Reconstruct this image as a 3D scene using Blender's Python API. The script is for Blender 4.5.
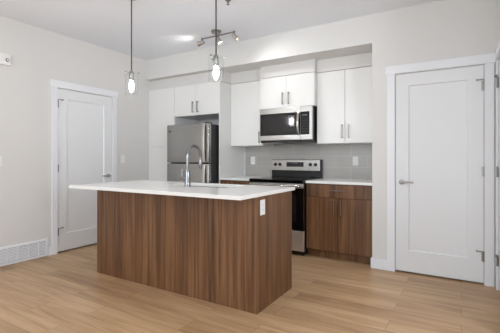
import bpy, bmesh, math, random
from mathutils import Vector, Matrix

for o in list(bpy.data.objects):
    bpy.data.objects.remove(o, do_unlink=True)
S = bpy.context.scene
C = S.collection
R = math.radians
random.seed(7)

# ------------------------------------------------------------------ camera
cam_d = bpy.data.cameras.new('camera')
cam_d.sensor_width = 36.0
cam_d.lens = 351.655 * 36 / 500
cam_d.shift_y = -(166.5 - 158.376) / 500
cam_d.clip_start = 0.05
cam = bpy.data.objects.new('camera', cam_d)
C.objects.link(cam)
cam.location = (0, 0, 1.183)
cam.rotation_euler = (R(90), 0, R(31.0335))
S.camera = cam

# ------------------------------------------------------------------ world, light, exposure
W = bpy.data.worlds.new('world'); S.world = W
W.use_nodes = True
bg = W.node_tree.nodes['Background']
bg.inputs[0].default_value = (0.80, 0.90, 1.0, 1)
bg.inputs[1].default_value = 1.0
S.view_settings.view_transform = 'Standard'
S.view_settings.look = 'None'
S.view_settings.exposure = -0.09
S.view_settings.gamma = 1.0
S.view_settings.use_curve_mapping = False

RX0, RX1, RY0 = -4.308, 2.70, -3.60          # the room: left wall, far right wall, window wall
ZC = 2.74
YB = 3.938                                   # right door wall and soffit face
YK = 4.62                                    # kitchen back wall
XP = -0.828                                  # end of the kitchen recess
XR = 0.283                                   # short wall with the third door
YT = 2.80                                    # where that short wall ends


def area(name, loc, rot, sx, sy, power, col):
    l = bpy.data.lights.new(name, 'AREA')
    l.shape = 'RECTANGLE'; l.size = sx; l.size_y = sy
    l.energy = power; l.color = col
    o = bpy.data.objects.new(name, l); C.objects.link(o)
    o.location = loc; o.rotation_euler = rot
    return o


# daylight outside the two living-room windows behind the camera
WIN = [(-3.75, -1.35), (-0.55, 1.85)]
WZ0, WZ1 = 0.35, 2.45
for a, b in WIN:
    area('daylight', ((a + b) / 2, RY0 - 0.30, (WZ0 + WZ1) / 2), (R(90), 0, 0), b - a, WZ1 - WZ0, 70, (0.80, 0.90, 1.0))


# added soft fill lights, unseen, behind and beside the camera
for p, en, col in (((-2.7, -0.5, 1.70), 32, (1.0, 0.98, 0.95)), ((1.75, 1.15, 1.70), 115, (0.84, 0.92, 1.0))):
    l = bpy.data.lights.new('room_fill', 'POINT'); l.energy = en; l.color = col; l.shadow_soft_size = 0.35
    o = bpy.data.objects.new('room_fill', l); C.objects.link(o); o.location = p


# ------------------------------------------------------------------ helpers
class MB:
    def __init__(self):
        self.bm = bmesh.new()

    def box(self, x0, x1, y0, y1, z0, z1, bevel=0.0, seg=2):
        m = Matrix.Translation(((x0 + x1) / 2, (y0 + y1) / 2, (z0 + z1) / 2)) @ Matrix.Diagonal((abs(x1 - x0), abs(y1 - y0), abs(z1 - z0), 1))
        vs = bmesh.ops.create_cube(self.bm, size=1.0, matrix=m)['verts']
        if bevel > 0:
            es = list({e for v in vs for e in v.link_edges})
            bmesh.ops.bevel(self.bm, geom=es, offset=bevel, segments=seg, profile=0.5, affect='EDGES', clamp_overlap=True)
        return self

    def cyl(self, p0, p1, r0, r1=None, n=24, bevel=0.0):
        p0, p1 = Vector(p0), Vector(p1)
        r1 = r0 if r1 is None else r1
        d = p1 - p0
        q = d.to_track_quat('Z', 'Y').to_matrix().to_4x4()
        m = Matrix.Translation((p0 + p1) / 2) @ q
        vs = bmesh.ops.create_cone(self.bm, cap_ends=True, cap_tris=False, segments=n, radius1=r0, radius2=r1, depth=d.length, matrix=m)['verts']
        if bevel > 0:
            es = [e for e in {e for v in vs for e in v.link_edges} if len(e.link_faces) == 2 and any(len(f.verts) > 4 for f in e.link_faces)]
            bmesh.ops.bevel(self.bm, geom=es, offset=bevel, segments=2, profile=0.5, affect='EDGES', clamp_overlap=True)
        return self

    def tube(self, pts, rad, n=14, caps=True):
        pts = [Vector(p) for p in pts]
        rad = rad if isinstance(rad, (list, tuple)) else [rad] * len(pts)
        rings = []
        up = None
        for i, p in enumerate(pts):
            t = (pts[min(i + 1, len(pts) - 1)] - pts[max(i - 1, 0)]).normalized()
            if up is None:
                up = t.orthogonal().normalized()
            up = (up - t * up.dot(t)).normalized()
            s = t.cross(up)
            rings.append([self.bm.verts.new(p + (up * math.cos(2 * math.pi * k / n) + s * math.sin(2 * math.pi * k / n)) * rad[i]) for k in range(n)])
        for a, b in zip(rings, rings[1:]):
            for k in range(n):
                self.bm.faces.new((a[k], a[(k + 1) % n], b[(k + 1) % n], b[k]))
        if caps:
            self.bm.faces.new(list(reversed(rings[0]))); self.bm.faces.new(rings[-1])
        return self

    def lathe(self, prof, c, n=32):
        """profile (r, z) turned round the vertical through c"""
        rings = []
        for r, z in prof:
            if r < 1e-6:
                rings.append([self.bm.verts.new((c[0], c[1], c[2] + z))])
            else:
                rings.append([self.bm.verts.new((c[0] + r * math.cos(2 * math.pi * k / n), c[1] + r * math.sin(2 * math.pi * k / n), c[2] + z)) for k in range(n)])
        for a, b in zip(rings, rings[1:]):
            for k in range(n):
                j = (k + 1) % n
                f = [a[0]] if len(a) == 1 else [a[k], a[j]]
                g = [b[0]] if len(b) == 1 else [b[j], b[k]]
                if len(f) + len(g) > 2:
                    self.bm.faces.new(f + g)
        return self

    def quad_rings(self, rings, fill_first=False, fill_last=True):
        vr = [[self.bm.verts.new(p) for p in r] for r in rings]
        for a, b in zip(vr, vr[1:]):
            for k in range(len(a)):
                j = (k + 1) % len(a)
                self.bm.faces.new((a[k], a[j], b[j], b[k]))
        if fill_first:
            self.bm.faces.new(list(reversed(vr[0])))
        if fill_last:
            self.bm.faces.new(vr[-1])
        return self

    def loop_rings(self, rings):
        return self.quad_rings(rings + [rings[0]], False, False)

    def build(self, name, mat, parent=None, origin=None, smooth=None):
        bmesh.ops.remove_doubles(self.bm, verts=self.bm.verts[:], dist=1e-5)
        bmesh.ops.recalc_face_normals(self.bm, faces=self.bm.faces[:])
        off = ORIG[parent.name] if parent is not None else Vector(origin if origin is not None else (0, 0, 0))
        bmesh.ops.translate(self.bm, verts=self.bm.verts[:], vec=-off)
        me = bpy.data.meshes.new(name)
        self.bm.to_mesh(me); self.bm.free()
        if smooth is not None:
            for p in me.polygons:
                p.use_smooth = True
            me.set_sharp_from_angle(angle=R(smooth))
        me.materials.append(mat)
        o = bpy.data.objects.new(name, me); C.objects.link(o)
        if parent is not None:
            o.parent = parent
        else:
            o.location = off
        ORIG[o.name] = off
        return o


ORIG = {}


def tag(o, label, cat, group=None):
    o['label'] = label; o['category'] = cat
    if group: o['group'] = group
    return o


def thing(name, loc, label, cat, group=None):
    o = bpy.data.objects.new(name, None)
    o.empty_display_size = 0.1
    C.objects.link(o); o.location = loc
    ORIG[o.name] = Vector(loc)
    return tag(o, label, cat, group)


def struct(o):
    o['kind'] = 'structure'
    return o


# ------------------------------------------------------------------ materials
def new_mat(name):
    m = bpy.data.materials.new(name); m.use_nodes = True
    nt = m.node_tree
    return m, nt, nt.nodes['Principled BSDF']


def lin(c):
    return tuple((v / 255 / 12.92) if v / 255 <= 0.04045 else ((v / 255 + 0.055) / 1.055) ** 2.4 for v in c) + (1,)


def plain(name, rgb, rough=0.5, metal=0.0, bump=0.0, bscale=60.0, spec=0.5, emit=None, estr=0.0, var=0.0):
    m, nt, b = new_mat(name)
    b.inputs['Base Color'].default_value = lin(rgb)
    b.inputs['Roughness'].default_value = rough
    b.inputs['Metallic'].default_value = metal
    b.inputs['Specular IOR Level'].default_value = spec
    if emit:
        b.inputs['Emission Color'].default_value = lin(emit)
        b.inputs['Emission Strength'].default_value = estr
    tc = nt.nodes.new('ShaderNodeTexCoord')
    nz = nt.nodes.new('ShaderNodeTexNoise')
    nz.inputs['Scale'].default_value = bscale
    nz.inputs['Detail'].default_value = 3
    nt.links.new(tc.outputs['Object'], nz.inputs['Vector'])
    if bump > 0:
        bp = nt.nodes.new('ShaderNodeBump')
        bp.inputs['Strength'].default_value = bump
        bp.inputs['Distance'].default_value = 0.004
        nt.links.new(nz.outputs['Fac'], bp.inputs['Height'])
        nt.links.new(bp.outputs['Normal'], b.inputs['Normal'])
    if var > 0:
        mx = nt.nodes.new('ShaderNodeMix'); mx.data_type = 'RGBA'
        c = lin(rgb)
        mx.inputs[6].default_value = tuple(v * (1 - var) for v in c[:3]) + (1,)
        mx.inputs[7].default_value = tuple(min(1, v * (1 + var)) for v in c[:3]) + (1,)
        nt.links.new(nz.outputs['Fac'], mx.inputs[0])
        nt.links.new(mx.outputs[2], b.inputs['Base Color'])
    return m


def wood(name, cols, scale=(25, 25, 0.9), rough=0.42):
    m, nt, b = new_mat(name)
    N = nt.nodes.new; L = nt.links.new
    tc = N('ShaderNodeTexCoord'); oi = N('ShaderNodeObjectInfo')
    ad = N('ShaderNodeVectorMath'); ad.operation = 'MULTIPLY_ADD'
    cmb = N('ShaderNodeCombineXYZ')
    for i in range(3): L(oi.outputs['Random'], cmb.inputs[i])
    L(cmb.outputs[0], ad.inputs[0]); ad.inputs[1].default_value = (9.1, 5.3, 7.7)
    L(tc.outputs['Object'], ad.inputs[2])
    mp = N('ShaderNodeMapping'); mp.inputs['Scale'].default_value = scale
    L(ad.outputs[0], mp.inputs['Vector'])
    n1 = N('ShaderNodeTexNoise'); n1.inputs['Scale'].default_value = 1.0; n1.inputs['Detail'].default_value = 5; n1.inputs['Roughness'].default_value = 0.62; n1.inputs['Distortion'].default_value = 0.35
    L(mp.outputs[0], n1.inputs['Vector'])
    mp2 = N('ShaderNodeMapping'); mp2.inputs['Scale'].default_value = tuple(s * 4.5 if s > 5 else s * 1.6 for s in scale)
    L(ad.outputs[0], mp2.inputs['Vector'])
    n2 = N('ShaderNodeTexNoise'); n2.inputs['Scale'].default_value = 1.0; n2.inputs['Detail'].default_value = 4
    L(mp2.outputs[0], n2.inputs['Vector'])
    mp3 = N('ShaderNodeMapping'); mp3.inputs['Scale'].default_value = tuple(s * 0.28 if s > 5 else s * 0.35 for s in scale)
    L(ad.outputs[0], mp3.inputs['Vector'])
    n3 = N('ShaderNodeTexNoise'); n3.inputs['Scale'].default_value = 1.0; n3.inputs['Detail'].default_value = 2
    L(mp3.outputs[0], n3.inputs['Vector'])
    mx = N('ShaderNodeMath'); mx.operation = 'MULTIPLY_ADD'; mx.inputs[1].default_value = 0.35
    L(n2.outputs['Fac'], mx.inputs[0])
    ml = N('ShaderNodeMath'); ml.operation = 'MULTIPLY'; ml.inputs[1].default_value = 0.65
    L(n1.outputs['Fac'], ml.inputs[0]); L(ml.outputs[0], mx.inputs[2])
    m3 = N('ShaderNodeMath'); m3.operation = 'MULTIPLY_ADD'; m3.inputs[1].default_value = 0.30
    L(n3.outputs['Fac'], m3.inputs[0]); L(mx.outputs[0], m3.inputs[2])
    sb = N('ShaderNodeMath'); sb.operation = 'SUBTRACT'; sb.inputs[1].default_value = 0.15
    L(m3.outputs[0], sb.inputs[0])
    cr = N('ShaderNodeValToRGB')
    e = cr.color_ramp.elements
    e[0].position = 0.34; e[0].color = lin(cols[0])
    e[1].position = 0.68; e[1].color = lin(cols[2])
    x = e.new(0.50); x.color = lin(cols[1])
    L(sb.outputs[0], cr.inputs[0])
    L(cr.outputs[0], b.inputs['Base Color'])
    b.inputs['Roughness'].default_value = rough
    bp = N('ShaderNodeBump'); bp.inputs['Strength'].default_value = 0.08; bp.inputs['Distance'].default_value = 0.002
    L(n2.outputs['Fac'], bp.inputs['Height']); L(bp.outputs[0], b.inputs['Normal'])
    return m


def floor_mat():
    m, nt, b = new_mat('oak_planks')
    N = nt.nodes.new; L = nt.links.new
    tc = N('ShaderNodeTexCoord')
    br = N('ShaderNodeTexBrick')
    br.offset = 0.37; br.offset_frequency = 2; br.squash = 1.0
    br.inputs['Scale'].default_value = 1.0
    br.inputs['Brick Width'].default_value = 1.22
    br.inputs['Row Height'].default_value = 0.182
    br.inputs['Mortar Size'].default_value = 0.0012
    br.inputs['Mortar Smooth'].default_value = 0.3
    br.inputs['Bias'].default_value = 0.0
    br.inputs['Color1'].default_value = (0, 0, 0, 1); br.inputs['Color2'].default_value = (1, 1, 1, 1)
    br.inputs['Mortar'].default_value = (0.5, 0.5, 0.5, 1)
    L(tc.outputs['Object'], br.inputs['Vector'])
    # each plank shifts the grain
    sep = N('ShaderNodeSeparateColor'); L(br.outputs['Color'], sep.inputs[0])
    mm = N('ShaderNodeMath'); mm.operation = 'MULTIPLY'; mm.inputs[1].default_value = 37.0
    L(sep.outputs[0], mm.inputs[0])
    cb = N('ShaderNodeCombineXYZ'); L(mm.outputs[0], cb.inputs[0]); L(mm.outputs[0], cb.inputs[2])
    ad = N('ShaderNodeVectorMath'); ad.operation = 'ADD'
    L(tc.outputs['Object'], ad.inputs[0]); L(cb.outputs[0], ad.inputs[1])
    mp = N('ShaderNodeMapping'); mp.inputs['Scale'].default_value = (1.1, 13, 1)
    L(ad.outputs[0], mp.inputs['Vector'])
    n1 = N('ShaderNodeTexNoise'); n1.inputs['Scale'].default_value = 1.0; n1.inputs['Detail'].default_value = 5; n1.inputs['Roughness'].default_value = 0.6; n1.inputs['Distortion'].default_value = 0.6
    L(mp.outputs[0], n1.inputs['Vector'])
    mp2 = N('ShaderNodeMapping'); mp2.inputs['Scale'].default_value = (2.5, 90, 1)
    L(ad.outputs[0], mp2.inputs['Vector'])
    n2 = N('ShaderNodeTexNoise'); n2.inputs['Scale'].default_value = 1.0; n2.inputs['Detail'].default_value = 3
    L(mp2.outputs[0], n2.inputs['Vector'])
    s1 = N('ShaderNodeMath'); s1.operation = 'MULTIPLY_ADD'; s1.inputs[1].default_value = 0.28
    L(n2.outputs['Fac'], s1.inputs[0])
    s2 = N('ShaderNodeMath'); s2.operation = 'MULTIPLY'; s2.inputs[1].default_value = 0.65
    L(n1.outputs['Fac'], s2.inputs[0]); L(s2.outputs[0], s1.inputs[2])
    s3 = N('ShaderNodeMath'); s3.operation = 'MULTIPLY_ADD'; s3.inputs[1].default_value = 0.13
    L(sep.outputs[0], s3.inputs[0]); L(s1.outputs[0], s3.inputs[2])
    cr = N('ShaderNodeValToRGB'); e = cr.color_ramp.elements
    e[0].position = 0.38; e[0].color = lin(FLOOR[0])
    e[1].position = 0.78; e[1].color = lin(FLOOR[2])
    x = e.new(0.57); x.color = lin(FLOOR[1])
    L(s3.outputs[0], cr.inputs[0])
    mx = N('ShaderNodeMix'); mx.data_type = 'RGBA'
    L(br.outputs['Fac'], mx.inputs[0]); L(cr.outputs[0], mx.inputs[6]); mx.inputs[7].default_value = lin((112, 88, 66))
    L(mx.outputs[2], b.inputs['Base Color'])
    b.inputs['Roughness'].default_value = 0.38
    b.inputs['Specular IOR Level'].default_value = 0.4
    bp = N('ShaderNodeBump'); bp.inputs['Strength'].default_value = 0.15; bp.inputs['Distance'].default_value = 0.002
    L(n2.outputs['Fac'], bp.inputs['Height']); L(bp.outputs[0], b.inputs['Normal'])
    return m


def tile_mat():
    m, nt, b = new_mat('grey_tile')
    N = nt.nodes.new; L = nt.links.new
    tc = N('ShaderNodeTexCoord')
    mp = N('ShaderNodeMapping'); mp.inputs['Rotation'].default_value = (R(90), 0, 0)
    L(tc.outputs['Object'], mp.inputs['Vector'])
    br = N('ShaderNodeTexBrick'); br.offset = 0.5
    br.inputs['Scale'].default_value = 1.0
    br.inputs['Brick Width'].default_value = 0.41; br.inputs['Row Height'].default_value = 0.152
    br.inputs['Mortar Size'].default_value = 0.0022
    br.inputs['Color1'].default_value = lin((176, 171, 165)); br.inputs['Color2'].default_value = lin((182, 177, 171)); br.inputs['Mortar'].default_value = lin((200, 196, 191))
    L(mp.outputs[0], br.inputs['Vector'])
    L(br.outputs['Color'], b.inputs['Base Color'])
    b.inputs['Roughness'].default_value = 0.28
    return m


def steel_mat(name, rgb, rough, axis):
    m, nt, b = new_mat(name)
    N = nt.nodes.new; L = nt.links.new
    tc = N('ShaderNodeTexCoord'); mp = N('ShaderNodeMapping')
    mp.inputs['Scale'].default_value = (3, 3, 420) if axis == 'h' else (420, 420, 3)
    L(tc.outputs['Object'], mp.inputs['Vector'])
    nz = N('ShaderNodeTexNoise'); nz.inputs['Scale'].default_value = 1; nz.inputs['Detail'].default_value = 2
    L(mp.outputs[0], nz.inputs['Vector'])
    mr = N('ShaderNodeMapRange'); mr.inputs['To Min'].default_value = rough - 0.015; mr.inputs['To Max'].default_value = rough + 0.02
    L(nz.outputs['Fac'], mr.inputs['Value']); L(mr.outputs[0], b.inputs['Roughness'])
    b.inputs['Base Color'].default_value = lin(rgb); b.inputs['Metallic'].default_value = 1.0
    return m


def glass_mat(name, refl=0.10):
    """thin clear glass: mostly see-through, mirror-like at grazing angles"""
    m, nt, b = new_mat(name)
    N = nt.nodes.new; L = nt.links.new
    nt.nodes.remove(b)
    tr = N('ShaderNodeBsdfTransparent'); tr.inputs[0].default_value = (0.985, 0.99, 0.99, 1)
    gl = N('ShaderNodeBsdfGlossy'); gl.inputs['Roughness'].default_value = 0.03
    lw = N('ShaderNodeLayerWeight'); lw.inputs['Blend'].default_value = 0.5
    pw = N('ShaderNodeMath'); pw.operation = 'POWER'; pw.inputs[1].default_value = 4.0
    L(lw.outputs['Facing'], pw.inputs[0])
    mx = N('ShaderNodeMixShader')
    mf = N('ShaderNodeMath'); mf.operation = 'MULTIPLY'; mf.inputs[1].default_value = refl
    L(pw.outputs[0], mf.inputs[0]); L(mf.outputs[0], mx.inputs[0]); L(tr.outputs[0], mx.inputs[1]); L(gl.outputs[0], mx.inputs[2])
    L(mx.outputs[0], nt.nodes['Material Output'].inputs[0])
    return m


FLOOR = [(162, 128, 94), (193, 158, 120), (214, 182, 147)]
M = {}
M['wall'] = plain('wall_paint', (222, 220, 217), 0.75, bump=0.03, bscale=180)
M['ceil'] = plain('ceiling_texture', (240, 243, 248), 0.9, bump=1.0, bscale=26, var=0.02)
M['trim'] = plain('trim_paint', (236, 237, 240), 0.38)
M['doorp'] = plain('door_paint', (234, 235, 236), 0.36)
M['cab'] = plain('white_laminate', (236, 235, 232), 0.32)
M['cabin'] = plain('cabinet_inside', (206, 203, 198), 0.6)
M['quartz'] = plain('white_quartz', (242, 241, 238), 0.20, spec=0.32, bscale=9, var=0.025)
M['floor'] = floor_mat()
M['tile'] = tile_mat()
M['wood'] = wood('walnut_laminate', [(68, 42, 25), (107, 72, 44), (140, 102, 69)])
M['steel'] = steel_mat('brushed_steel', (182, 180, 177), 0.30, 'h')
M['dsteel'] = steel_mat('drawer_steel', (232, 230, 227), 0.42, 'h')
M['fsteel'] = steel_mat('fridge_steel', (166, 164, 161), 0.26, 'h')
M['hsteel'] = plain('handle_steel', (200, 197, 192), 0.22, 1.0)
M['pull'] = plain('pull_nickel', (138, 135, 131), 0.34, 1.0)
M['satin'] = plain('satin_chrome', (172, 170, 168), 0.36, 1.0)
M['nickel'] = plain('satin_nickel', (150, 147, 143), 0.30, 1.0)
M['chrome'] = plain('chrome', (142, 142, 144), 0.12, 1.0)
M['black'] = plain('black_enamel', (14, 14, 15), 0.25)
M['bglass'] = plain('black_glass', (8, 8, 9), 0.05)
M['wglass'] = plain('oven_window_glass', (30, 29, 29), 0.08)
M['dgrey'] = plain('dark_grey_casing', (52, 52, 54), 0.5)
M['white'] = plain('white_plastic', (238, 238, 236), 0.35)
M['slot'] = plain('dark_slot', (30, 30, 30), 0.6)
M['louver'] = plain('grille_paint', (240, 240, 242), 0.4)
M['ductdark'] = plain('duct_shade', (120, 120, 120), 0.8)
M['cord'] = plain('cord_dark', (70, 64, 58), 0.5)
M['glass'] = glass_mat('clear_glass', 0.55)
M['pane'] = glass_mat('window_glass', 0.15)
M['bulb'] = plain('lit_bulb', (255, 240, 215), 0.3, emit=(250, 250, 255), estr=230)
M['spotlens'] = plain('lit_spot_lens', (255, 245, 230), 0.3, emit=(255, 240, 218), estr=30)
M['led'] = plain('display_digits', (150, 165, 180), 0.3, emit=(150, 190, 235), estr=0.06)
M['vinyl'] = plain('window_vinyl', (240, 240, 240), 0.4)

# ------------------------------------------------------------------ room shell
struct(MB().box(RX0 - 0.2, RX1 + 0.2, RY0 - 0.2, YK + 0.2, -0.12, 0).build('floor', M['floor']))
struct(MB().box(RX0 - 0.2, RX1 + 0.2, RY0 - 0.2, YK + 0.2, ZC, ZC + 0.12).build('ceiling', M['ceil']))

D1 = (2.512, 3.312)      # left door, along y
D2 = (-0.594, 0.180)     # right door, along x
D3 = (3.065, 3.845)      # side door, along y
DT = 2.060               # top of the door openings

# left wall: solid back layer and a front layer with the door recess
b = MB()
b.box(RX0 - 0.2, RX0 - 0.06, RY0 - 0.2, YK + 0.2, 0, ZC)
b.box(RX0 - 0.06, RX0, RY0, D1[0], 0, ZC).box(RX0 - 0.06, RX0, D1[1], YK, 0, ZC).box(RX0 - 0.06, RX0, D1[0], D1[1], DT, ZC)
struct(b.build('wall_left', M['wall']))
# kitchen back wall
struct(MB().box(RX0, XP, YK, YK + 0.2, 0, ZC).build('wall_back', M['wall']))
# soffit above the cabinets
ZS = 2.43
struct(MB().box(RX0, XP, YB, YK, ZS, ZC).build('wall_soffit', M['wall']))
# wall with the right-hand door; its left end closes the kitchen recess
b = MB()
b.box(XP, D2[0], YB, YK + 0.2, 0, ZC)
b.box(D2[0], D2[1], YB + 0.06, YK + 0.2, 0, ZC).box(D2[0], D2[1], YB, YB + 0.06, DT, ZC)
b.box(D2[1], XR + 0.2, YB, YK + 0.2, 0, ZC)
struct(b.build('wall_pantry', M['wall']))
# short side wall with the third door
b = MB()
b.box(XR + 0.06, XR + 0.2, YT, YB, 0, ZC)
b.box(XR, XR + 0.06, YT, D3[0], 0, ZC).box(XR, XR + 0.06, D3[1], YB, 0, ZC).box(XR, XR + 0.06, D3[0], D3[1], DT, ZC)
struct(b.build('wall_right', M['wall']))
struct(MB().box(XR + 0.2, RX1, YT, YT + 0.2, 0, ZC).build('wall_hall', M['wall']))
struct(MB().box(RX1, RX1 + 0.2, RY0, YT + 0.2, 0, ZC).build('wall_east', M['wall']))
# window wall behind the camera
b = MB()
xs = [RX0] + [v for w in WIN for v in w] + [RX1]
for i in range(0, len(xs), 2):
    b.box(xs[i], xs[i + 1], RY0 - 0.2, RY0, 0, ZC)
for a, c in WIN:
    b.box(a, c, RY0 - 0.2, RY0, 0, WZ0).box(a, c, RY0 - 0.2, RY0, WZ1, ZC)
struct(b.build('wall_front', M['wall']))
for i, (a, c) in enumerate(WIN):
    f = MB()
    w = 0.05
    for x in (a + w / 2, (a + c) / 2, c - w / 2):
        f.box(x - w / 2, x + w / 2, RY0 - 0.12, RY0 - 0.05, WZ0, WZ1, 0.004)
    for z in (WZ0 + w / 2, WZ1 - w / 2):
        f.box(a + w, (a + c) / 2 - w / 2, RY0 - 0.12, RY0 - 0.05, z - w / 2, z + w / 2, 0.004)
        f.box((a + c) / 2 + w / 2, c - w, RY0 - 0.12, RY0 - 0.05, z - w / 2, z + w / 2, 0.004)
    fo = struct(f.build('window_%d' % (i + 1), M['vinyl']))
    g = MB()
    g.box(a + w, (a + c) / 2 - w / 2, RY0 - 0.088, RY0 - 0.082, WZ0 + w, WZ1 - w)
    g.box((a + c) / 2 + w / 2, c - w, RY0 - 0.088, RY0 - 0.082, WZ0 + w, WZ1 - w)
    g.build('pane', M['pane'], fo)


# ------------------------------------------------------------------ doors
def fr_left(u, v, w):    # left wall: u = y, w out of the wall (+x)
    return (RX0 + w, u, v)


def fr_front(u, v, w):   # right door wall: u = x, w out of the wall (-y)
    return (u, YB - w, v)


def fr_side(u, v, w):    # side wall: u = y, w out of the wall (-x)
    return (XR - w, u, v)


def rect(fr, u0, u1, v0, v1, w):
    return [fr(u0, v0, w), fr(u1, v0, w), fr(u1, v1, w), fr(u0, v1, w)]


def fbox(b, fr, u0, u1, v0, v1, w0, w1, bevel=0.0):
    p, q = Vector(fr(u0, v0, w0)), Vector(fr(u1, v1, w1))
    lo = [min(p[i], q[i]) for i in range(3)]; hi = [max(p[i], q[i]) for i in range(3)]
    return b.box(lo[0], hi[0], lo[1], hi[1], lo[2], hi[2], bevel)


def lever(fr, u, z, sgn, parent, w0):
    b = MB()
    b.cyl(fr(u, z, w0), fr(u, z, w0 + 0.010), 0.027, 0.025, 28, 0.003)
    b.cyl(fr(u, z, w0 + 0.008), fr(u, z, w0 + 0.050), 0.010, n=18)
    b.tube([fr(u - sgn * 0.008, z, w0 + 0.050), fr(u + sgn * 0.02, z, w0 + 0.052), fr(u + sgn * 0.07, z, w0 + 0.050), fr(u + sgn * 0.118, z, w0 + 0.046)], [0.0105, 0.0105, 0.0095, 0.008], 16)
    return b.build('lever_handle', M['satin'], parent, smooth=40)


def make_door(n, fr, u0, u1, hinge_u, out, lever_u, lever_dir):
    """one-panel shaker door in its recess; out = which way along u the jamb lies at the hinge side"""
    W0 = -0.004
    g = 0.003
    a, c, z0, z1 = u0 + g, u1 - g, 0.019, DT - g
    si, top, bot = 0.122, 0.122, 0.213
    b = MB()
    b.quad_rings([rect(fr, a, c, z0, z1, W0 - 0.035), rect(fr, a, c, z0, z1, W0),
                  rect(fr, a + si, c - si, z0 + bot, z1 - top, W0),
                  rect(fr, a + si + 0.010, c - si - 0.010, z0 + bot + 0.010, z1 - top - 0.010, W0 - 0.012)], True, True)
    d = struct(b.build('door_%d' % n, M['doorp'], origin=fr((a + c) / 2, z0, W0)))
    if lever_u is not None:
        lever(fr, lever_u, 0.938, lever_dir, d, W0)
    for k, z in enumerate((0.262, 1.06, 1.862)):
        h = MB()
        hb = hinge_u
        h.cyl(fr(hb, z - 0.045, 0.008), fr(hb, z + 0.045, 0.008), 0.0075, n=14)
        h.cyl(fr(hb, z + 0.045, 0.008), fr(hb, z + 0.053, 0.008), 0.006, 0.003, n=14)
        fbox(h, fr, min(hb, hb - out * 0.022), max(hb, hb - out * 0.022), z - 0.044, z + 0.044, W0 + 0.0005, W0 + 0.003)
        ho = h.build('hinge', M['nickel'], d, smooth=40)
        if k != 1:
            s = MB()     # hinge-pin stop: a bent rod with a rubber tip
            zz = z + 0.050
            s.tube([fr(hb, zz, 0.010), fr(hb - out * 0.02, zz + 0.004, 0.030), fr(hb - out * 0.060, zz + 0.004, 0.030)], 0.0045, 10)
            s.cyl(fr(hb - out * 0.058, zz + 0.004, 0.034), fr(hb - out * 0.058, zz + 0.004, 0.010), 0.008, n=14)
            s.build('door_stop', M['nickel'], ho, smooth=40)
    return d


def casing(n, fr, u0, u1, left_w, right_w, mat):
    b = MB()
    fbox(b, fr, u0 - left_w, u0 - 0.004, 0, DT + 0.004, 0, 0.016, 0.0015)
    fbox(b, fr, u1 + 0.004, u1 + right_w, 0, DT + 0.004, 0, 0.016, 0.0015)
    fbox(b, fr, u0 - left_w - 0.014, u1 + right_w + 0.012, DT + 0.004, DT + 0.090, 0, 0.022, 0.0015)
    return struct(b.build('trim_%d' % n, mat))


make_door(1, fr_left, D1[0], D1[1], D1[0] - 0.002, -1, 3.246, -1)
casing(1, fr_left, D1[0], D1[1], 0.072, 0.074, M['trim'])
make_door(2, fr_front, D2[0], D2[1], D2[1] + 0.002, 1, -0.534, 1)
casing(2, fr_front, D2[0], D2[1], 0.082, 0.078, M['trim'])
make_door(3, fr_side, D3[0], D3[1], D3[1] + 0.002, 1, None, 1)
casing(3, fr_side, D3[0], D3[1], 0.075, 0.060, M['trim'])

# baseboards
BH, BT = 0.108, 0.014
b = MB()
b.box(RX0, RX0 + BT, 2.398, D1[0] - 0.072, 0, BH, 0.002).box(RX0, RX0 + BT, D1[1] + 0.074, 3.925, 0, BH, 0.002)
b.box(RX0, RX0 + BT, RY0, 1.48, 0, BH, 0.002)
struct(b.build('baseboard_left', M['trim']))
b = MB()
b.box(XP, D2[0] - 0.082, YB - BT, YB, 0, BH, 0.002)
b.box(XP - BT, XP, YB - BT, YB + 0.03, 0, BH, 0.002)
struct(b.build('baseboard_pantry', M['trim']))
struct(MB().box(XR - BT, XR, YT, D3[0] - 0.075, 0, BH, 0.002).build('baseboard_right', M['trim']))

# backsplash tiles on the back wall
struct(MB().box(-2.858, XP, YK - 0.008, YK, 0.90, 1.40).build('trim_4', M['tile']))


# ------------------------------------------------------------------ cabinets
def bar_handle(x, y, z, vertical, length, parent, name='handle', mat='pull'):
    """square-ended bar pull standing off the face y"""
    b = MB()
    h = length / 2
    if vertical:
        b.box(x - 0.006, x + 0.006, y - 0.036, y - 0.026, z - h, z + h, 0.002)
        for s in (-1, 1):
            b.box(x - 0.005, x + 0.005, y - 0.028, y, z + s * (h - 0.010) - 0.005, z + s * (h - 0.010) + 0.005, 0.001)
    else:
        b.box(x - h, x + h, y - 0.036, y - 0.026, z - 0.006, z + 0.006, 0.002)
        for s in (-1, 1):
            b.box(x + s * (h - 0.010) - 0.005, x + s * (h - 0.010) + 0.005, y - 0.028, y, z - 0.005, z + 0.005, 0.001)
    return b.build(name, M[mat], parent)


G = 0.0022
DTK = 0.018


def front(name, x0, x1, z0, z1, yf, mat, parent):
    return MB().box(x0 + G, x1 - G, yf, yf + DTK, z0 + G, z1 - G, 0.0012, 1).build(name, mat, parent)


def carcass(x0, x1, yf, yb, z0, z1, mat, parent):
    return MB().box(x0, x1, yf + DTK + 0.005, yb - 0.002, z0, z1).build('carcass', mat, parent)


ZT = 2.268                    # top line of every tall or wall cabinet
YF = 4.000                    # front of pantry and fridge surround
XG0, XG1 = -2.913, -2.895     # gable panel right of the fridge
XN = -3.752                   # left side of the fridge niche
YU = 4.268                    # front of wall cabinets
YM = 4.190                    # front of the cabinet above the microwave
XA, XB = -2.377, -1.612       # range, left and right
XV = -2.362                   # left side of the cabinet above the microwave

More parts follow.
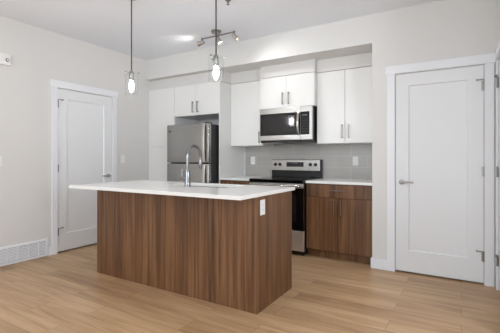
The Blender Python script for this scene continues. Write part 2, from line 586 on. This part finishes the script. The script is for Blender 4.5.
t = thing('pantry_cabinet', (-4.02, 4.29, 0), 'tall white flat-front pantry cabinet left of the refrigerator, in the corner', 'cabinet')
MB().box(-4.256, XN, YF + DTK + 0.005, YK - 0.002, 0.0, ZT).build('carcass', M['cab'], t)
front('door', -4.256, XN, 0.10, 1.359, YF, M['cab'], t)
front('door', -4.256, XN, 1.366, ZT, YF, M['cab'], t)
MB().box(RX0 + 0.002, -4.258, YF + 0.004, YF + 0.02, 0, ZT).build('filler_strip', M['cab'], t)

t = thing('wall_cabinet', (-3.324, 4.29, 1.815), 'white two-door cabinet above the refrigerator', 'cabinet', 'white wall cabinets')
carcass(XN + 0.001, XG0 - 0.001, YF, YK, 1.815, ZT, M['cab'], t)
xm = (XN + XG0) / 2
d = front('door', XN, xm, 1.815, ZT, YF, M['cab'], t); bar_handle(xm - 0.045, YF, 1.935, True, 0.16, d)
d = front('door', xm, XG0, 1.815, ZT, YF, M['cab'], t); bar_handle(xm + 0.045, YF, 1.935, True, 0.16, d)

o = MB().box(XG0, XG1, YF - 0.004, YK - 0.002, 0, ZT, 0.001, 1).build('gable_panel', M['cab'], origin=((XG0 + XG1) / 2, 4.29, 0))
tag(o, 'tall white side panel standing at the right of the refrigerator', 'panel')

t = thing('wall_cabinet', (-2.61, 4.45, 1.362), 'white single-door wall cabinet between the tall side panel and the microwave', 'cabinet', 'white wall cabinets')
carcass(XG1 + 0.001, XV - 0.001, YU, YK, 1.362, ZT, M['cab'], t)
d = front('door', XG1, XV, 1.362, ZT, YU, M['cab'], t); bar_handle(XV - 0.045, YU, 1.475, True, 0.16, d)

XM1 = -1.578
t = thing('wall_cabinet', (-1.965, 4.41, 1.850), 'short white two-door wall cabinet directly above the microwave', 'cabinet', 'white wall cabinets')
carcass(XV + 0.001, XM1, YM, YK, 1.850, ZT, M['cab'], t)
xm = (XV + XM1) / 2
d = front('door', XV, xm, 1.850, ZT, YM, M['cab'], t); bar_handle(xm - 0.043, YM, 1.968, True, 0.16, d)
d = front('door', xm, XM1, 1.850, ZT, YM, M['cab'], t); bar_handle(xm + 0.043, YM, 1.968, True, 0.16, d)

t = thing('wall_cabinet', (-1.21, 4.45, 1.368), 'tall white two-door wall cabinet above the right worktop, beside the microwave', 'cabinet', 'white wall cabinets')
XU1 = XP - 0.003
carcass(XM1 + 0.002, XU1, YU, YK, 1.368, ZT, M['cab'], t)
xm = -1.219
d = front('door', XM1 + 0.002, xm, 1.368, ZT, YU, M['cab'], t); bar_handle(xm - 0.030, YU, 1.512, True, 0.17, d)
d = front('door', xm, XU1, 1.368, ZT, YU, M['cab'], t); bar_handle(xm + 0.050, YU, 1.512, True, 0.17, d)

# closing panels between the cabinet tops and the soffit
b = MB()
b.box(RX0, XG1, YF + 0.045, YK, ZT + 0.005, ZS)
b.box(XG1, XV, YU + 0.004, YK, ZT + 0.005, ZS)
b.box(XV, XM1, YM + 0.004, YK, ZT + 0.005, ZS)
b.box(XM1, XP, YU + 0.004, YK, ZT + 0.005, ZS)
struct(b.build('trim_5', M['wall']))

# base cabinets
YD = 4.000
ZW = 0.885                    # underside of the worktops
t = thing('base_cabinet', (-1.21, 4.3, 0), 'walnut base cabinet with one drawer above two doors, right of the range', 'cabinet', 'walnut base cabinets')
xb0, xb1 = XB + 0.002, XP - 0.003
carcass(xb0, xb1, YD, YK - 0.01, 0.095, ZW, M['wood'], t)
MB().box(xb0, xb1, 4.058, 4.075, 0.0, 0.095).build('toe_kick', M['wood'], t)
d = front('drawer', xb0, xb1, 0.722, ZW - 0.006, YD, M['wood'], t); bar_handle(-1.232, YD, 0.806, False, 0.18, d, mat='hsteel')
xm = -1.226
d = front('door', xb0, xm, 0.095, 0.722, YD, M['wood'], t); bar_handle(xm - 0.040, YD, 0.615, True, 0.17, d, mat='hsteel')
d = front('door', xm, xb1, 0.095, 0.722, YD, M['wood'], t); bar_handle(xm + 0.040, YD, 0.615, True, 0.17, d, mat='hsteel')
MB().box(xb1, XP - 0.001, YD + 0.004, YD + 0.03, 0, ZW).build('filler_strip', M['wood'], t)

t = thing('base_cabinet', (-2.61, 4.3, 0), 'walnut base cabinet left of the range, mostly hidden behind the island', 'cabinet', 'walnut base cabinets')
xa0, xa1 = XG1 + 0.002, XA - 0.004
carcass(xa0, xa1, YD, YK - 0.01, 0.095, ZW, M['wood'], t)
MB().box(xa0, xa1, 4.058, 4.075, 0.0, 0.095).build('toe_kick', M['wood'], t)
d = front('drawer', xa0, xa1, 0.722, ZW - 0.006, YD, M['wood'], t); bar_handle(-2.61, YD, 0.806, False, 0.16, d, mat='hsteel')
d = front('door', xa0, xa1, 0.095, 0.722, YD, M['wood'], t); bar_handle(xa1 - 0.05, YD, 0.615, True, 0.16, d, mat='hsteel')

o = MB().box(XB + 0.001, XP, 3.972, YK - 0.009, ZW, 0.915, 0.003).build('worktop', M['quartz'], origin=(-1.21, 4.3, ZW))
tag(o, 'white quartz worktop on the walnut base cabinet right of the range', 'worktop', 'white quartz worktops')
o = MB().box(XG1, XA - 0.003, 3.972, YK - 0.009, ZW, 0.915, 0.003).build('worktop', M['quartz'], origin=(-2.61, 4.3, ZW))
tag(o, 'small white quartz worktop between the tall side panel and the range', 'worktop', 'white quartz worktops')

# ------------------------------------------------------------------ island
IX0, IX1, IY0, IY1 = -3.240, -1.327, 2.308, 2.945
IZ = 0.892
t = thing('kitchen_island', ((IX0 + IX1) / 2, (IY0 + IY1) / 2, 0), 'walnut-panelled kitchen island in the middle of the floor', 'island')
MB().box(IX0, IX1 - 0.020, IY0, IY0 + 0.018, 0, IZ, 0.001, 1).build('front_panel', M['wood'], t)
MB().box(IX1 - 0.0195, IX1, IY0, IY1, 0, IZ, 0.001, 1).build('end_panel', M['wood'], t)
MB().box(IX0, IX0 + 0.0195, IY0 + 0.0185, IY1, 0, IZ, 0.001, 1).build('end_panel', M['wood'], t)
SX0, SX1, SY0, SY1 = -2.49, -1.79, 2.560, 2.890       # sink cut-out
b = MB()
xi0, xi1 = IX0 + 0.020, IX1 - 0.020
b.box(xi0, SX0 - 0.03, IY0 + 0.019, IY1 - 0.02, 0.10, IZ)
b.box(SX1 + 0.03, xi1, IY0 + 0.019, IY1 - 0.02, 0.10, IZ)
b.box(SX0 - 0.03, SX1 + 0.03, IY0 + 0.019, IY1 - 0.02, 0.10, 0.60)
b.box(xi0, xi1, IY0 + 0.019, IY1 - 0.08, 0.0, 0.10)
b.build('carcass', M['cabin'], t)
dx = [xi0, SX0 - 0.03, (SX0 + SX1) / 2, SX1 + 0.03, xi1]
for i in range(4):
    d = MB().box(dx[i] + G, dx[i + 1] - G, IY1 - 0.019, IY1 - 0.001, 0.10, IZ - 0.006, 0.001, 1).build('door', M['wood'], t)
    hx = dx[i + 1] - 0.045 if i % 2 == 0 else dx[i] + 0.045
    h = MB().box(hx - 0.006, hx + 0.006, IY1 + 0.025, IY1 + 0.035, 0.62, 0.78, 0.002)
    for z in (0.63, 0.77):
        h.box(hx - 0.005, hx + 0.005, IY1 - 0.001, IY1 + 0.027, z - 0.005, z + 0.005)
    h.build('handle', M['hsteel'], d)

# island worktop with the sink cut-out
TX0, TX1, TY0, TY1, TZ0, TZ1 = -3.315, -1.312, 2.050, 2.985, IZ, 0.920


def rz(x0, x1, y0, y1, z):
    return [(x0, y0, z), (x1, y0, z), (x1, y1, z), (x0, y1, z)]


e = 0.003
b = MB()
b.loop_rings([rz(TX0, TX1, TY0, TY1, TZ0), rz(TX0, TX1, TY0, TY1, TZ1 - e), rz(TX0 + e, TX1 - e, TY0 + e, TY1 - e, TZ1),
              rz(SX0 - e, SX1 + e, SY0 - e, SY1 + e, TZ1), rz(SX0, SX1, SY0, SY1, TZ1 - e), rz(SX0, SX1, SY0, SY1, TZ0)])
o = b.build('worktop', M['quartz'], origin=((TX0 + TX1) / 2, (TY0 + TY1) / 2, TZ0))
tag(o, 'long white quartz worktop overhanging the island', 'worktop', 'white quartz worktops')

# undermount sink
t = thing('sink', ((SX0 + SX1) / 2, (SY0 + SY1) / 2, 0.70), 'stainless steel undermount sink basin set in the island worktop', 'sink')
b = MB()
k = 0.012
b.loop_rings([rz(SX0 - k, SX1 + k, SY0 - k, SY1 + k, IZ - 0.001), rz(SX0 - 0.002, SX1 + 0.002, SY0 - 0.002, SY1 + 0.002, IZ - 0.001)])
bb = MB()
bb.quad_rings([rz(SX0 - k, SX1 + k, SY0 - k, SY1 + k, IZ - 0.0015), rz(SX0 - 0.002, SX1 + 0.002, SY0 - 0.002, SY1 + 0.002, IZ - 0.0015),
               rz(SX0, SX1, SY0, SY1, 0.72), rz(SX0 + 0.02, SX1 - 0.02, SY0 + 0.02, SY1 - 0.02, 0.703)], False, True)
b.bm.free()
bb.build('basin', M['steel'], t)
MB().cyl(((SX0 + SX1) / 2, (SY0 + SY1) / 2, 0.703), ((SX0 + SX1) / 2, (SY0 + SY1) / 2, 0.708), 0.045, 0.040, 24, 0.002).build('drain', M['chrome'], t, smooth=40)

# tap
FX, FY = -2.160, 2.475
t = thing('tap', (FX, FY, TZ1), 'chrome gooseneck kitchen tap standing on the island worktop', 'tap')
b = MB()
b.lathe([(0, 0), (0.031, 0), (0.031, 0.006), (0.028, 0.012), (0.027, 0.05), (0.025, 0.12), (0.019, 0.155), (0.0145, 0.18), (0, 0.18)], (FX, FY, TZ1))
b.build('body', M['chrome'], t, smooth=50)
pts = [(FX, FY, TZ1 + 0.17), (FX, FY, TZ1 + 0.22), (FX, FY, TZ1 + 0.285)]
rr = 0.092
for i in range(1, 15):
    a = math.pi * i / 14
    pts.append((FX, FY + rr - rr * math.cos(a), TZ1 + 0.285 + rr * 1.08 * math.sin(a)))
pts.append((FX, FY + 2 * rr + 0.002, TZ1 + 0.262))
MB().tube(pts, 0.0140, 18).build('spout', M['chrome'], t, smooth=60)
b = MB()
ye = FY + 2 * rr + 0.002
b.lathe([(0, 0.0), (0.014, 0), (0.0175, 0.008), (0.0185, 0.05), (0.0165, 0.09), (0.0135, 0.105), (0, 0.105)], (FX, ye, TZ1 + 0.165))
sh = b.build('spray_head', M['chrome'], t, smooth=50)
b = MB()
b.cyl((FX - 0.015, FY, TZ1 + 0.075), (FX - 0.076, FY, TZ1 + 0.075), 0.0215, 0.0205, 24, 0.003)
b.tube([(FX - 0.062, FY, TZ1 + 0.085), (FX - 0.065, FY, TZ1 + 0.12), (FX - 0.068, FY, TZ1 + 0.165)], [0.008, 0.007, 0.006], 12)
b.build('lever', M['chrome'], t, smooth=50)

# ------------------------------------------------------------------ refrigerator
FX0, FX1, FYF = -3.712, -2.945, 3.800
FZ = 1.668
t = thing('refrigerator', ((FX0 + FX1) / 2, 4.2, 0), 'stainless steel top-freezer refrigerator in the niche beside the pantry', 'refrigerator')
MB().box(FX0 + 0.006, FX1 - 0.006, FYF + 0.072, 4.55, 0.03, FZ - 0.012, 0.004).build('cabinet_body', M['dgrey'], t)
ZF = 1.116
for nm, z0, z1 in (('freezer_door', ZF + 0.006, FZ), ('fridge_door', 0.09, ZF - 0.006)):
    d = MB().box(FX0, FX1, FYF, FYF + 0.068, z0, z1, 0.010, 3).build(nm, M['fsteel'], t, smooth=35)
    hx = FX1 - 0.062
    h = MB()
    za, zb = (z0 + 0.012, z1 - 0.004) if nm == 'freezer_door' else (z1 - 0.80, z1 - 0.012)
    n = 14
    rings = []
    for i in range(n + 1):
        s = i / n
        bow = 0.032 + 0.024 * math.sin(math.pi * s)
        z = za + (zb - za) * s
        rings.append([(hx - 0.020, FYF - bow + 0.012, z), (hx - 0.012, FYF - bow, z), (hx + 0.012, FYF - bow, z), (hx + 0.020, FYF - bow + 0.012, z), (hx + 0.012, FYF - bow + 0.018, z), (hx - 0.012, FYF - bow + 0.018, z)])
    h.quad_rings(rings, True, True)
    for z in (za + 0.025, zb - 0.025):
        h.box(hx - 0.010, hx + 0.010, FYF - 0.030, FYF + 0.002, z - 0.018, z + 0.018)
    h.build('handle', M['hsteel'], d, smooth=40)
    if nm == 'freezer_door':
        MB().box(FX0 + 0.035, FX0 + 0.085, FYF - 0.0018, FYF + 0.001, z1 - 0.105, z1 - 0.088, 0.0006, 1).build('badge', M['dgrey'], d)
MB().box(FX0 + 0.02, FX1 - 0.02, FYF + 0.03, FYF + 0.072, 0.005, 0.085).build('kick_grille', M['black'], t)
MB().box(FX1 - 0.075, FX1 - 0.01, FYF + 0.01, FYF + 0.10, FZ - 0.010, FZ + 0.012, 0.004).build('hinge_cover', M['dgrey'], t)
b = MB()
for x in (FX0 + 0.06, FX1 - 0.06):
    for y in (FYF + 0.12, 4.50):
        MB().cyl((x, y, 0), (x, y, 0.032), 0.02, n=14).build('foot', M['black'], t)

# ------------------------------------------------------------------ range
SX, EX = XA + 0.002, XB - 0.003
t = thing('range', ((SX + EX) / 2, 4.26, 0), 'freestanding electric range, black glass top and steel control panel, below the microwave', 'range')
MB().box(SX, EX, 3.975, 4.60, 0.025, 0.884).build('oven_body', M['black'], t)
ct = MB().box(SX, EX, 3.925, 4.575, 0.885, 0.921, 0.006).build('cooktop', M['bglass'], t)
b = MB()
for x, y, r in ((SX + 0.2, 4.12, 0.10), (EX - 0.2, 4.12, 0.085), (SX + 0.2, 4.40, 0.075), (EX - 0.2, 4.40, 0.10)):
    MB().lathe([(r, 0), (r, 0.0006), (r - 0.003, 0.0006), (r - 0.003, 0)], (x, y, 0.9208), 40).build('burner_ring', M['dgrey'], ct)
d = MB().box(SX + 0.003, EX - 0.003, 3.930, 3.973, 0.312, 0.878, 0.004).build('oven_door', M['bglass'], t)
MB().box(SX + 0.003, EX - 0.003, 3.927, 3.932, 0.822, 0.876, 0.001, 1).build('door_trim', M['steel'], d)
h = MB()
h.tube([(SX + 0.03, 3.882, 0.850), (EX - 0.03, 3.882, 0.850)], 0.0125, 18)
for x in (SX + 0.045, EX - 0.045):
    h.box(x - 0.013, x + 0.013, 3.884, 3.929, 0.836, 0.864, 0.003)
h.build('handle', M['hsteel'], d, smooth=40)
MB().box(SX + 0.10, EX - 0.10, 3.9285, 3.931, 0.42, 0.74, 0.001, 1).build('window', M['wglass'], d)
dr = MB().box(SX + 0.003, EX - 0.003, 3.930, 3.973, 0.062, 0.304, 0.004).build('storage_drawer', M['dsteel'], t)
b = MB()
for x in (SX + 0.05, EX - 0.05):
    for y in (4.02, 4.54):
        MB().cyl((x, y, 0), (x, y, 0.027), 0.018, n=14).build('foot', M['black'], t)
MB().box(SX + 0.02, EX - 0.02, 3.985, 4.0, 0.027, 0.062).build('toe_panel', M['black'], t)
# backguard, sloping slightly back, black below and steel above
b = MB().box(SX + 0.003, EX - 0.001, 4.556, 4.608, 0.921, 1.166, 0.004)
bgd = b.build('backguard', M['black'], t)
cp = MB().box(SX - 0.012 + 0.012, EX - 0.018, 4.540, 4.557, 1.012, 1.162, 0.004).build('control_panel', M['steel'], bgd)
for x in (-2.300, -2.228, -1.768, -1.695):
    k = MB()
    k.cyl((x, 4.541, 1.098), (x, 4.528, 1.098), 0.024, 0.022, 24)
    k.cyl((x, 4.529, 1.098), (x, 4.510, 1.098), 0.019, 0.017, 24, 0.002)
    k.box(x - 0.003, x + 0.003, 4.506, 4.514, 1.083, 1.115)
    k.build('knob', M['black'], bgd, smooth=40)
dsp = MB().box(-2.128, -1.868, 4.5385, 4.5405, 1.066, 1.130).build('display', M['bglass'], bgd)
b = MB()
for i in range(4):
    x = -2.030 + i * 0.018 + (0.006 if i > 1 else 0)
    MB().box(x, x + 0.009, 4.5375, 4.5385, 1.112, 1.122).build('clock_digit', M['led'], bgd)
# ------------------------------------------------------------------ microwave
MX0, MX1, MY = -2.345, -1.594, 4.150
t = thing('microwave', ((MX0 + MX1) / 2, 4.37, 1.392), 'over-the-range stainless microwave hung below the short white cabinet', 'microwave')
MB().box(MX0, MX1, MY + 0.034, YK - 0.01, 1.392, 1.847, 0.003).build('housing', M['black'], t)
XC = MX1 - 0.155     # control panel starts
d = MB().box(MX0, XC - 0.002, MY, MY + 0.033, 1.420, 1.845, 0.004).build('door', M['steel'], t)
MB().box(MX0 + 0.012, XC - 0.004, MY - 0.002, MY + 0.002, 1.484, 1.774, 0.001, 1).build('window', M['bglass'], d)
MB().box(MX0 + 0.050, XC - 0.085, MY - 0.003, MY - 0.001, 1.520, 1.742, 0.0008, 1).build('mesh_screen', M['wglass'], d)
h = MB()
hx = XC - 0.028
rings = []
for i in range(15):
    s = i / 14
    bow = 0.014 + 0.032 * math.sin(math.pi * s)
    z = 1.478 + 0.300 * s
    w_ = 0.016
    rings.append([(hx - w_, MY - bow + 0.010, z), (hx - w_ * 0.5, MY - bow, z), (hx + w_ * 0.5, MY - bow, z), (hx + w_, MY - bow + 0.010, z), (hx, MY - bow + 0.015, z)])
h.quad_rings(rings, True, True)
for z in (1.488, 1.768):
    h.box(hx - 0.010, hx + 0.010, MY - 0.014, MY - 0.001, z - 0.010, z + 0.010)
h.build('handle', M['hsteel'], d, smooth=40)
cpn = MB().box(XC, MX1, MY, MY + 0.033, 1.420, 1.845, 0.004).build('control_panel', M['steel'], t)
MB().box(XC + 0.002, MX1 - 0.036, MY - 0.002, MY + 0.002, 1.484, 1.774, 0.001, 1).build('keypad', M['bglass'], cpn)
b = MB()
for i in range(4):
    x = XC + 0.028 + i * 0.016
    MB().box(x, x + 0.008, MY - 0.003, MY - 0.002, 1.724, 1.736).build('clock_digit', M['led'], cpn)
b = MB()
for r_ in range(5):
    for c_ in range(3):
        x = XC + 0.026 + c_ * 0.028; z = 1.520 + r_ * 0.034
        MB().box(x, x + 0.016, MY - 0.0028, MY - 0.002, z, z + 0.010).build('key', M['dgrey'], cpn)
MB().box(MX0 + 0.02, MX0 + 0.30, MY + 0.06, MY + 0.30, 1.384, 1.3925).build('grease_filter', M['nickel'], t)


# ------------------------------------------------------------------ outlets, switches, wall devices
def plate_thing(name, fr, u, z, w0, label, cat, group, kind):
    t = thing(name, fr(u, z - 0.06, w0), label, cat, group)
    b = MB(); fbox(b, fr, u - 0.037, u + 0.037, z - 0.059, z + 0.059, w0, w0 + 0.006, 0.002)
    b.build('cover_plate', M['white'], t)
    b = MB(); fbox(b, fr, u - 0.017, u + 0.017, z - 0.034, z + 0.034, w0 + 0.006, w0 + 0.0085, 0.001)
    f = b.build('rocker' if kind == 'switch' else 'receptacle', M['white'], t)
    if kind == 'outlet':
        for s in (-1, 1):
            for q in (-1, 1):
                b = MB()
                fbox(b, fr, u + q * 0.006 - 0.001, u + q * 0.006 + 0.001, z + s * 0.018 - 0.004, z + s * 0.018 + 0.004, w0 + 0.0085, w0 + 0.0088)
                b.build('slot', M['slot'], f)
    return t


def fr_splash(u, v, w):
    return (u, YK - 0.008 - w, v)


def fr_end(u, v, w):     # island end panel: u = y, w out (+x)
    return (IX1 + w, u, v)


plate_thing('wall_outlet', fr_splash, -1.176, 1.149, 0, 'white outlet on the grey tile right of the range', 'outlet', 'white outlets', 'outlet')
plate_thing('wall_outlet', fr_splash, -2.722, 1.151, 0, 'white outlet on the grey tile left of the range', 'outlet', 'white outlets', 'outlet')
plate_thing('wall_outlet', fr_end, 2.390, 0.803, 0, 'white outlet on the walnut end panel of the island', 'outlet', 'white outlets', 'outlet')
plate_thing('light_switch', fr_left, 3.497, 1.172, 0, 'white light switch on the wall just right of the left door', 'switch', 'white wall switches', 'switch')
plate_thing('light_switch', fr_left, 1.858, 1.152, 0, 'white light switch on the left wall above the floor grille', 'switch', 'white wall switches', 'switch')

t = thing('wall_alarm', fr_left(1.905, 2.21, 0), 'small white square alarm box with a dark round eye high on the left wall', 'alarm')
b = MB(); fbox(b, fr_left, 1.845, 1.974, 2.208, 2.334, 0, 0.030, 0.006)
b.build('housing', M['white'], t, smooth=35)
b = MB(); b.cyl(fr_left(1.938, 2.264, 0.0295), fr_left(1.938, 2.264, 0.036), 0.019, 0.017, 24)
b.build('eye_ring', M['slot'], t, smooth=40)
b = MB(); b.cyl(fr_left(1.938, 2.264, 0.034), fr_left(1.938, 2.264, 0.039), 0.014, 0.010, 24)
b.build('eye_lens', M['white'], t, smooth=40)

# return-air grille at the foot of the left wall
VY0, VY1, VZ0, VZ1 = 1.49, 2.396, 0.004, 0.212
t = thing('air_grille', fr_left((VY0 + VY1) / 2, 0.004, 0), 'white louvred return-air grille at the foot of the left wall', 'grille')
b = MB()
fw = 0.026
b.loop_rings([rect(fr_left, VY0, VY1, VZ0, VZ1, 0), rect(fr_left, VY0 + 0.003, VY1 - 0.003, VZ0 + 0.003, VZ1 - 0.003, 0.012),
              rect(fr_left, VY0 + fw, VY1 - fw, VZ0 + fw, VZ1 - fw, 0.014), rect(fr_left, VY0 + fw, VY1 - fw, VZ0 + fw, VZ1 - fw, 0.0)])
b.build('frame', M['louver'], t)
b = MB()
n = 9
for i in range(n):
    z = VZ0 + fw + 0.004 + (VZ1 - VZ0 - 2 * fw - 0.008) * (i + 0.5) / n
    b.quad_rings([[fr_left(VY0 + fw, z - 0.006, 0.0115), fr_left(VY0 + fw, z - 0.0045, 0.012), fr_left(VY0 + fw, z + 0.006, 0.003), fr_left(VY0 + fw, z + 0.0045, 0.0025)],
                  [fr_left(VY1 - fw, z - 0.006, 0.0115), fr_left(VY1 - fw, z - 0.0045, 0.012), fr_left(VY1 - fw, z + 0.006, 0.003), fr_left(VY1 - fw, z + 0.0045, 0.0025)]], True, True)
for i in range(1, 8):
    y = VY0 + (VY1 - VY0) * i / 8
    fbox(b, fr_left, y - 0.003, y + 0.003, VZ0 + fw, VZ1 - fw, 0.002, 0.0125)
b.build('louvers', M['louver'], t)
b = MB(); fbox(b, fr_left, VY0 + fw, VY1 - fw, VZ0 + fw, VZ1 - fw, 0.0004, 0.001)
b.build('backing', M['ductdark'], t)


# ------------------------------------------------------------------ pendants
def pendant(x, y, zb, zt, label):
    t = thing('pendant_lamp', (x, y, zb), label, 'lamp', 'glass pendants above the island')
    r = 0.061
    MB().lathe([(0, 0), (0.06, 0), (0.06, -0.018), (0.05, -0.024), (0, -0.024)], (x, y, ZC)).build('canopy', M['nickel'], t, smooth=40)
    MB().tube([(x, y, ZC - 0.022), (x, y, (ZC + zt) / 2), (x, y, zt - 0.01)], 0.0058, 10).build('cord', M['cord'], t, smooth=60)
    zs = zt - 0.080
    so = MB().lathe([(0, 0.094), (0.008, 0.094), (0.012, 0.086), (0.0195, 0.080), (0.0205, 0.074), (0.0205, 0.0), (0.018, -0.003), (0, -0.003)], (x, y, zs)).build('socket', M['nickel'], t, smooth=40)
    for k in range(3):
        b = MB()
        a = R(31 + 120 * k)
        ca, sa = math.cos(a), math.sin(a)
        b.tube([(x + 0.018 * ca, y + 0.018 * sa, zt - 0.012), (x + (r + 0.008) * ca, y + (r + 0.008) * sa, zt - 0.012)], 0.0012, 8)
        b.cyl((x + (r + 0.003) * ca, y + (r + 0.003) * sa, zt - 0.012), (x + (r + 0.013) * ca, y + (r + 0.013) * sa, zt - 0.012), 0.0065, n=12)
        b.build('shade_pin', M['nickel'], so, smooth=40)
    th = 0.003
    MB().lathe([(r, 0), (r, zt - zb), (r - th, zt - zb), (r - th, 0), (r, 0)], (x, y, zb), 40).build('glass_shade', M['glass'], t, smooth=40)
    MB().lathe([(0.012, 0), (0.014, -0.012), (0.020, -0.030), (0.0235, -0.052), (0.022, -0.072), (0.014, -0.096), (0.006, -0.110), (0, -0.114)], (x, y, zs - 0.003)).build('bulb', M['bulb'], t, smooth=60)


pendant(-2.708, 2.3, 1.782, 2.010, 'clear glass pendant lamp hanging left, in front of the left wall')
pendant(-1.705, 2.3, 1.812, 2.014, 'clear glass pendant lamp hanging right, before the cabinets and below the track light')

# ------------------------------------------------------------------ track light
TX, TY, TZ = -2.57, 3.47, 2.680
t = thing('track_light', (TX, TY, ZC), 'brushed nickel ceiling track light with three spot heads in front of the soffit', 'lamp')
MB().lathe([(0, 0), (0.062, 0), (0.062, -0.016), (0.054, -0.024), (0, -0.024)], (TX, TY, ZC)).build('canopy', M['nickel'], t, smooth=40)
MB().cyl((TX, TY, ZC - 0.022), (TX, TY, TZ), 0.010, n=16).build('stem', M['nickel'], t, smooth=40)
MB().tube([(TX - 0.225, TY, TZ), (TX + 0.275, TY, TZ)], 0.0085, 14).build('bar', M['nickel'], t, smooth=40)
for hx, d, en, cone in ((TX - 0.218, (-1, 0, -0.06), 6, 100), (TX + 0.03, (0.50, 0.22, -0.85), 8, 100), (TX + 0.265, (0.50, 0.30, -0.65), 15, 140)):
    d = Vector(d).normalized()
    p = Vector((hx, TY, TZ))
    j = p + Vector((0, 0, -0.048))
    hd = MB()
    hd.tube([p, p + Vector((0, 0, -0.03)), j], 0.006, 10)
    hd.cyl(p + Vector((0, 0, 0.010)), p + Vector((0, 0, -0.014)), 0.013, n=16)
    ho = hd.build('spot_arm', M['nickel'], t, smooth=40)
    a0, a1 = j - d * 0.025, j + d * 0.055
    hs = MB()
    hs.cyl(a0 - d * 0.010, a0, 0.016, 0.024, 22)
    q = d.to_track_quat('Z', 'Y').to_matrix()
    rings = []
    for s, r_ in ((-0.025, 0.024), (0.02, 0.027), (0.055, 0.034), (0.055, 0.031), (0.035, 0.026)):
        c0 = j + d * s
        rings.append([c0 + q @ Vector((r_ * math.cos(2 * math.pi * k / 22), r_ * math.sin(2 * math.pi * k / 22), 0)) for k in range(22)])
    hs.quad_rings(rings, True, False)
    hso = hs.build('spot_head', M['hsteel'], ho, smooth=40)
    c0 = j + d * 0.040
    ln = MB(); ln.cyl(c0 - d * 0.006, c0, 0.0255, n=22)
    ln.build('spot_lens', M['spotlens'], ho)
    l = bpy.data.lights.new('spot_beam', 'SPOT'); l.energy = en; l.color = (0.97, 0.98, 1.0)
    l.spot_size = R(cone); l.spot_blend = 0.9; l.shadow_soft_size = 0.025
    lo = bpy.data.objects.new('spot_beam', l); C.objects.link(lo)
    lo.location = j + d * 0.046
    lo.rotation_euler = d.to_track_quat('-Z', 'Y').to_euler()

# sprinkler on the ceiling
SPX, SPY = -1.967, 2.85
t = thing('sprinkler', (SPX, SPY, ZC), 'small metal fire sprinkler on the ceiling at the top edge of the photo', 'sprinkler')
MB().lathe([(0, 0), (0.030, 0), (0.028, -0.006), (0.012, -0.010), (0.010, -0.030), (0, -0.030)], (SPX, SPY, ZC), 24).build('escutcheon', M['nickel'], t, smooth=40)
MB().lathe([(0, -0.044), (0.016, -0.044), (0.016, -0.047), (0, -0.047)], (SPX, SPY, ZC), 24).tube([(SPX - 0.008, SPY, ZC - 0.028), (SPX - 0.009, SPY, ZC - 0.045)], 0.0025, 8).tube([(SPX + 0.008, SPY, ZC - 0.028), (SPX + 0.009, SPY, ZC - 0.045)], 0.0025, 8).build('deflector', M['nickel'], t, smooth=40)
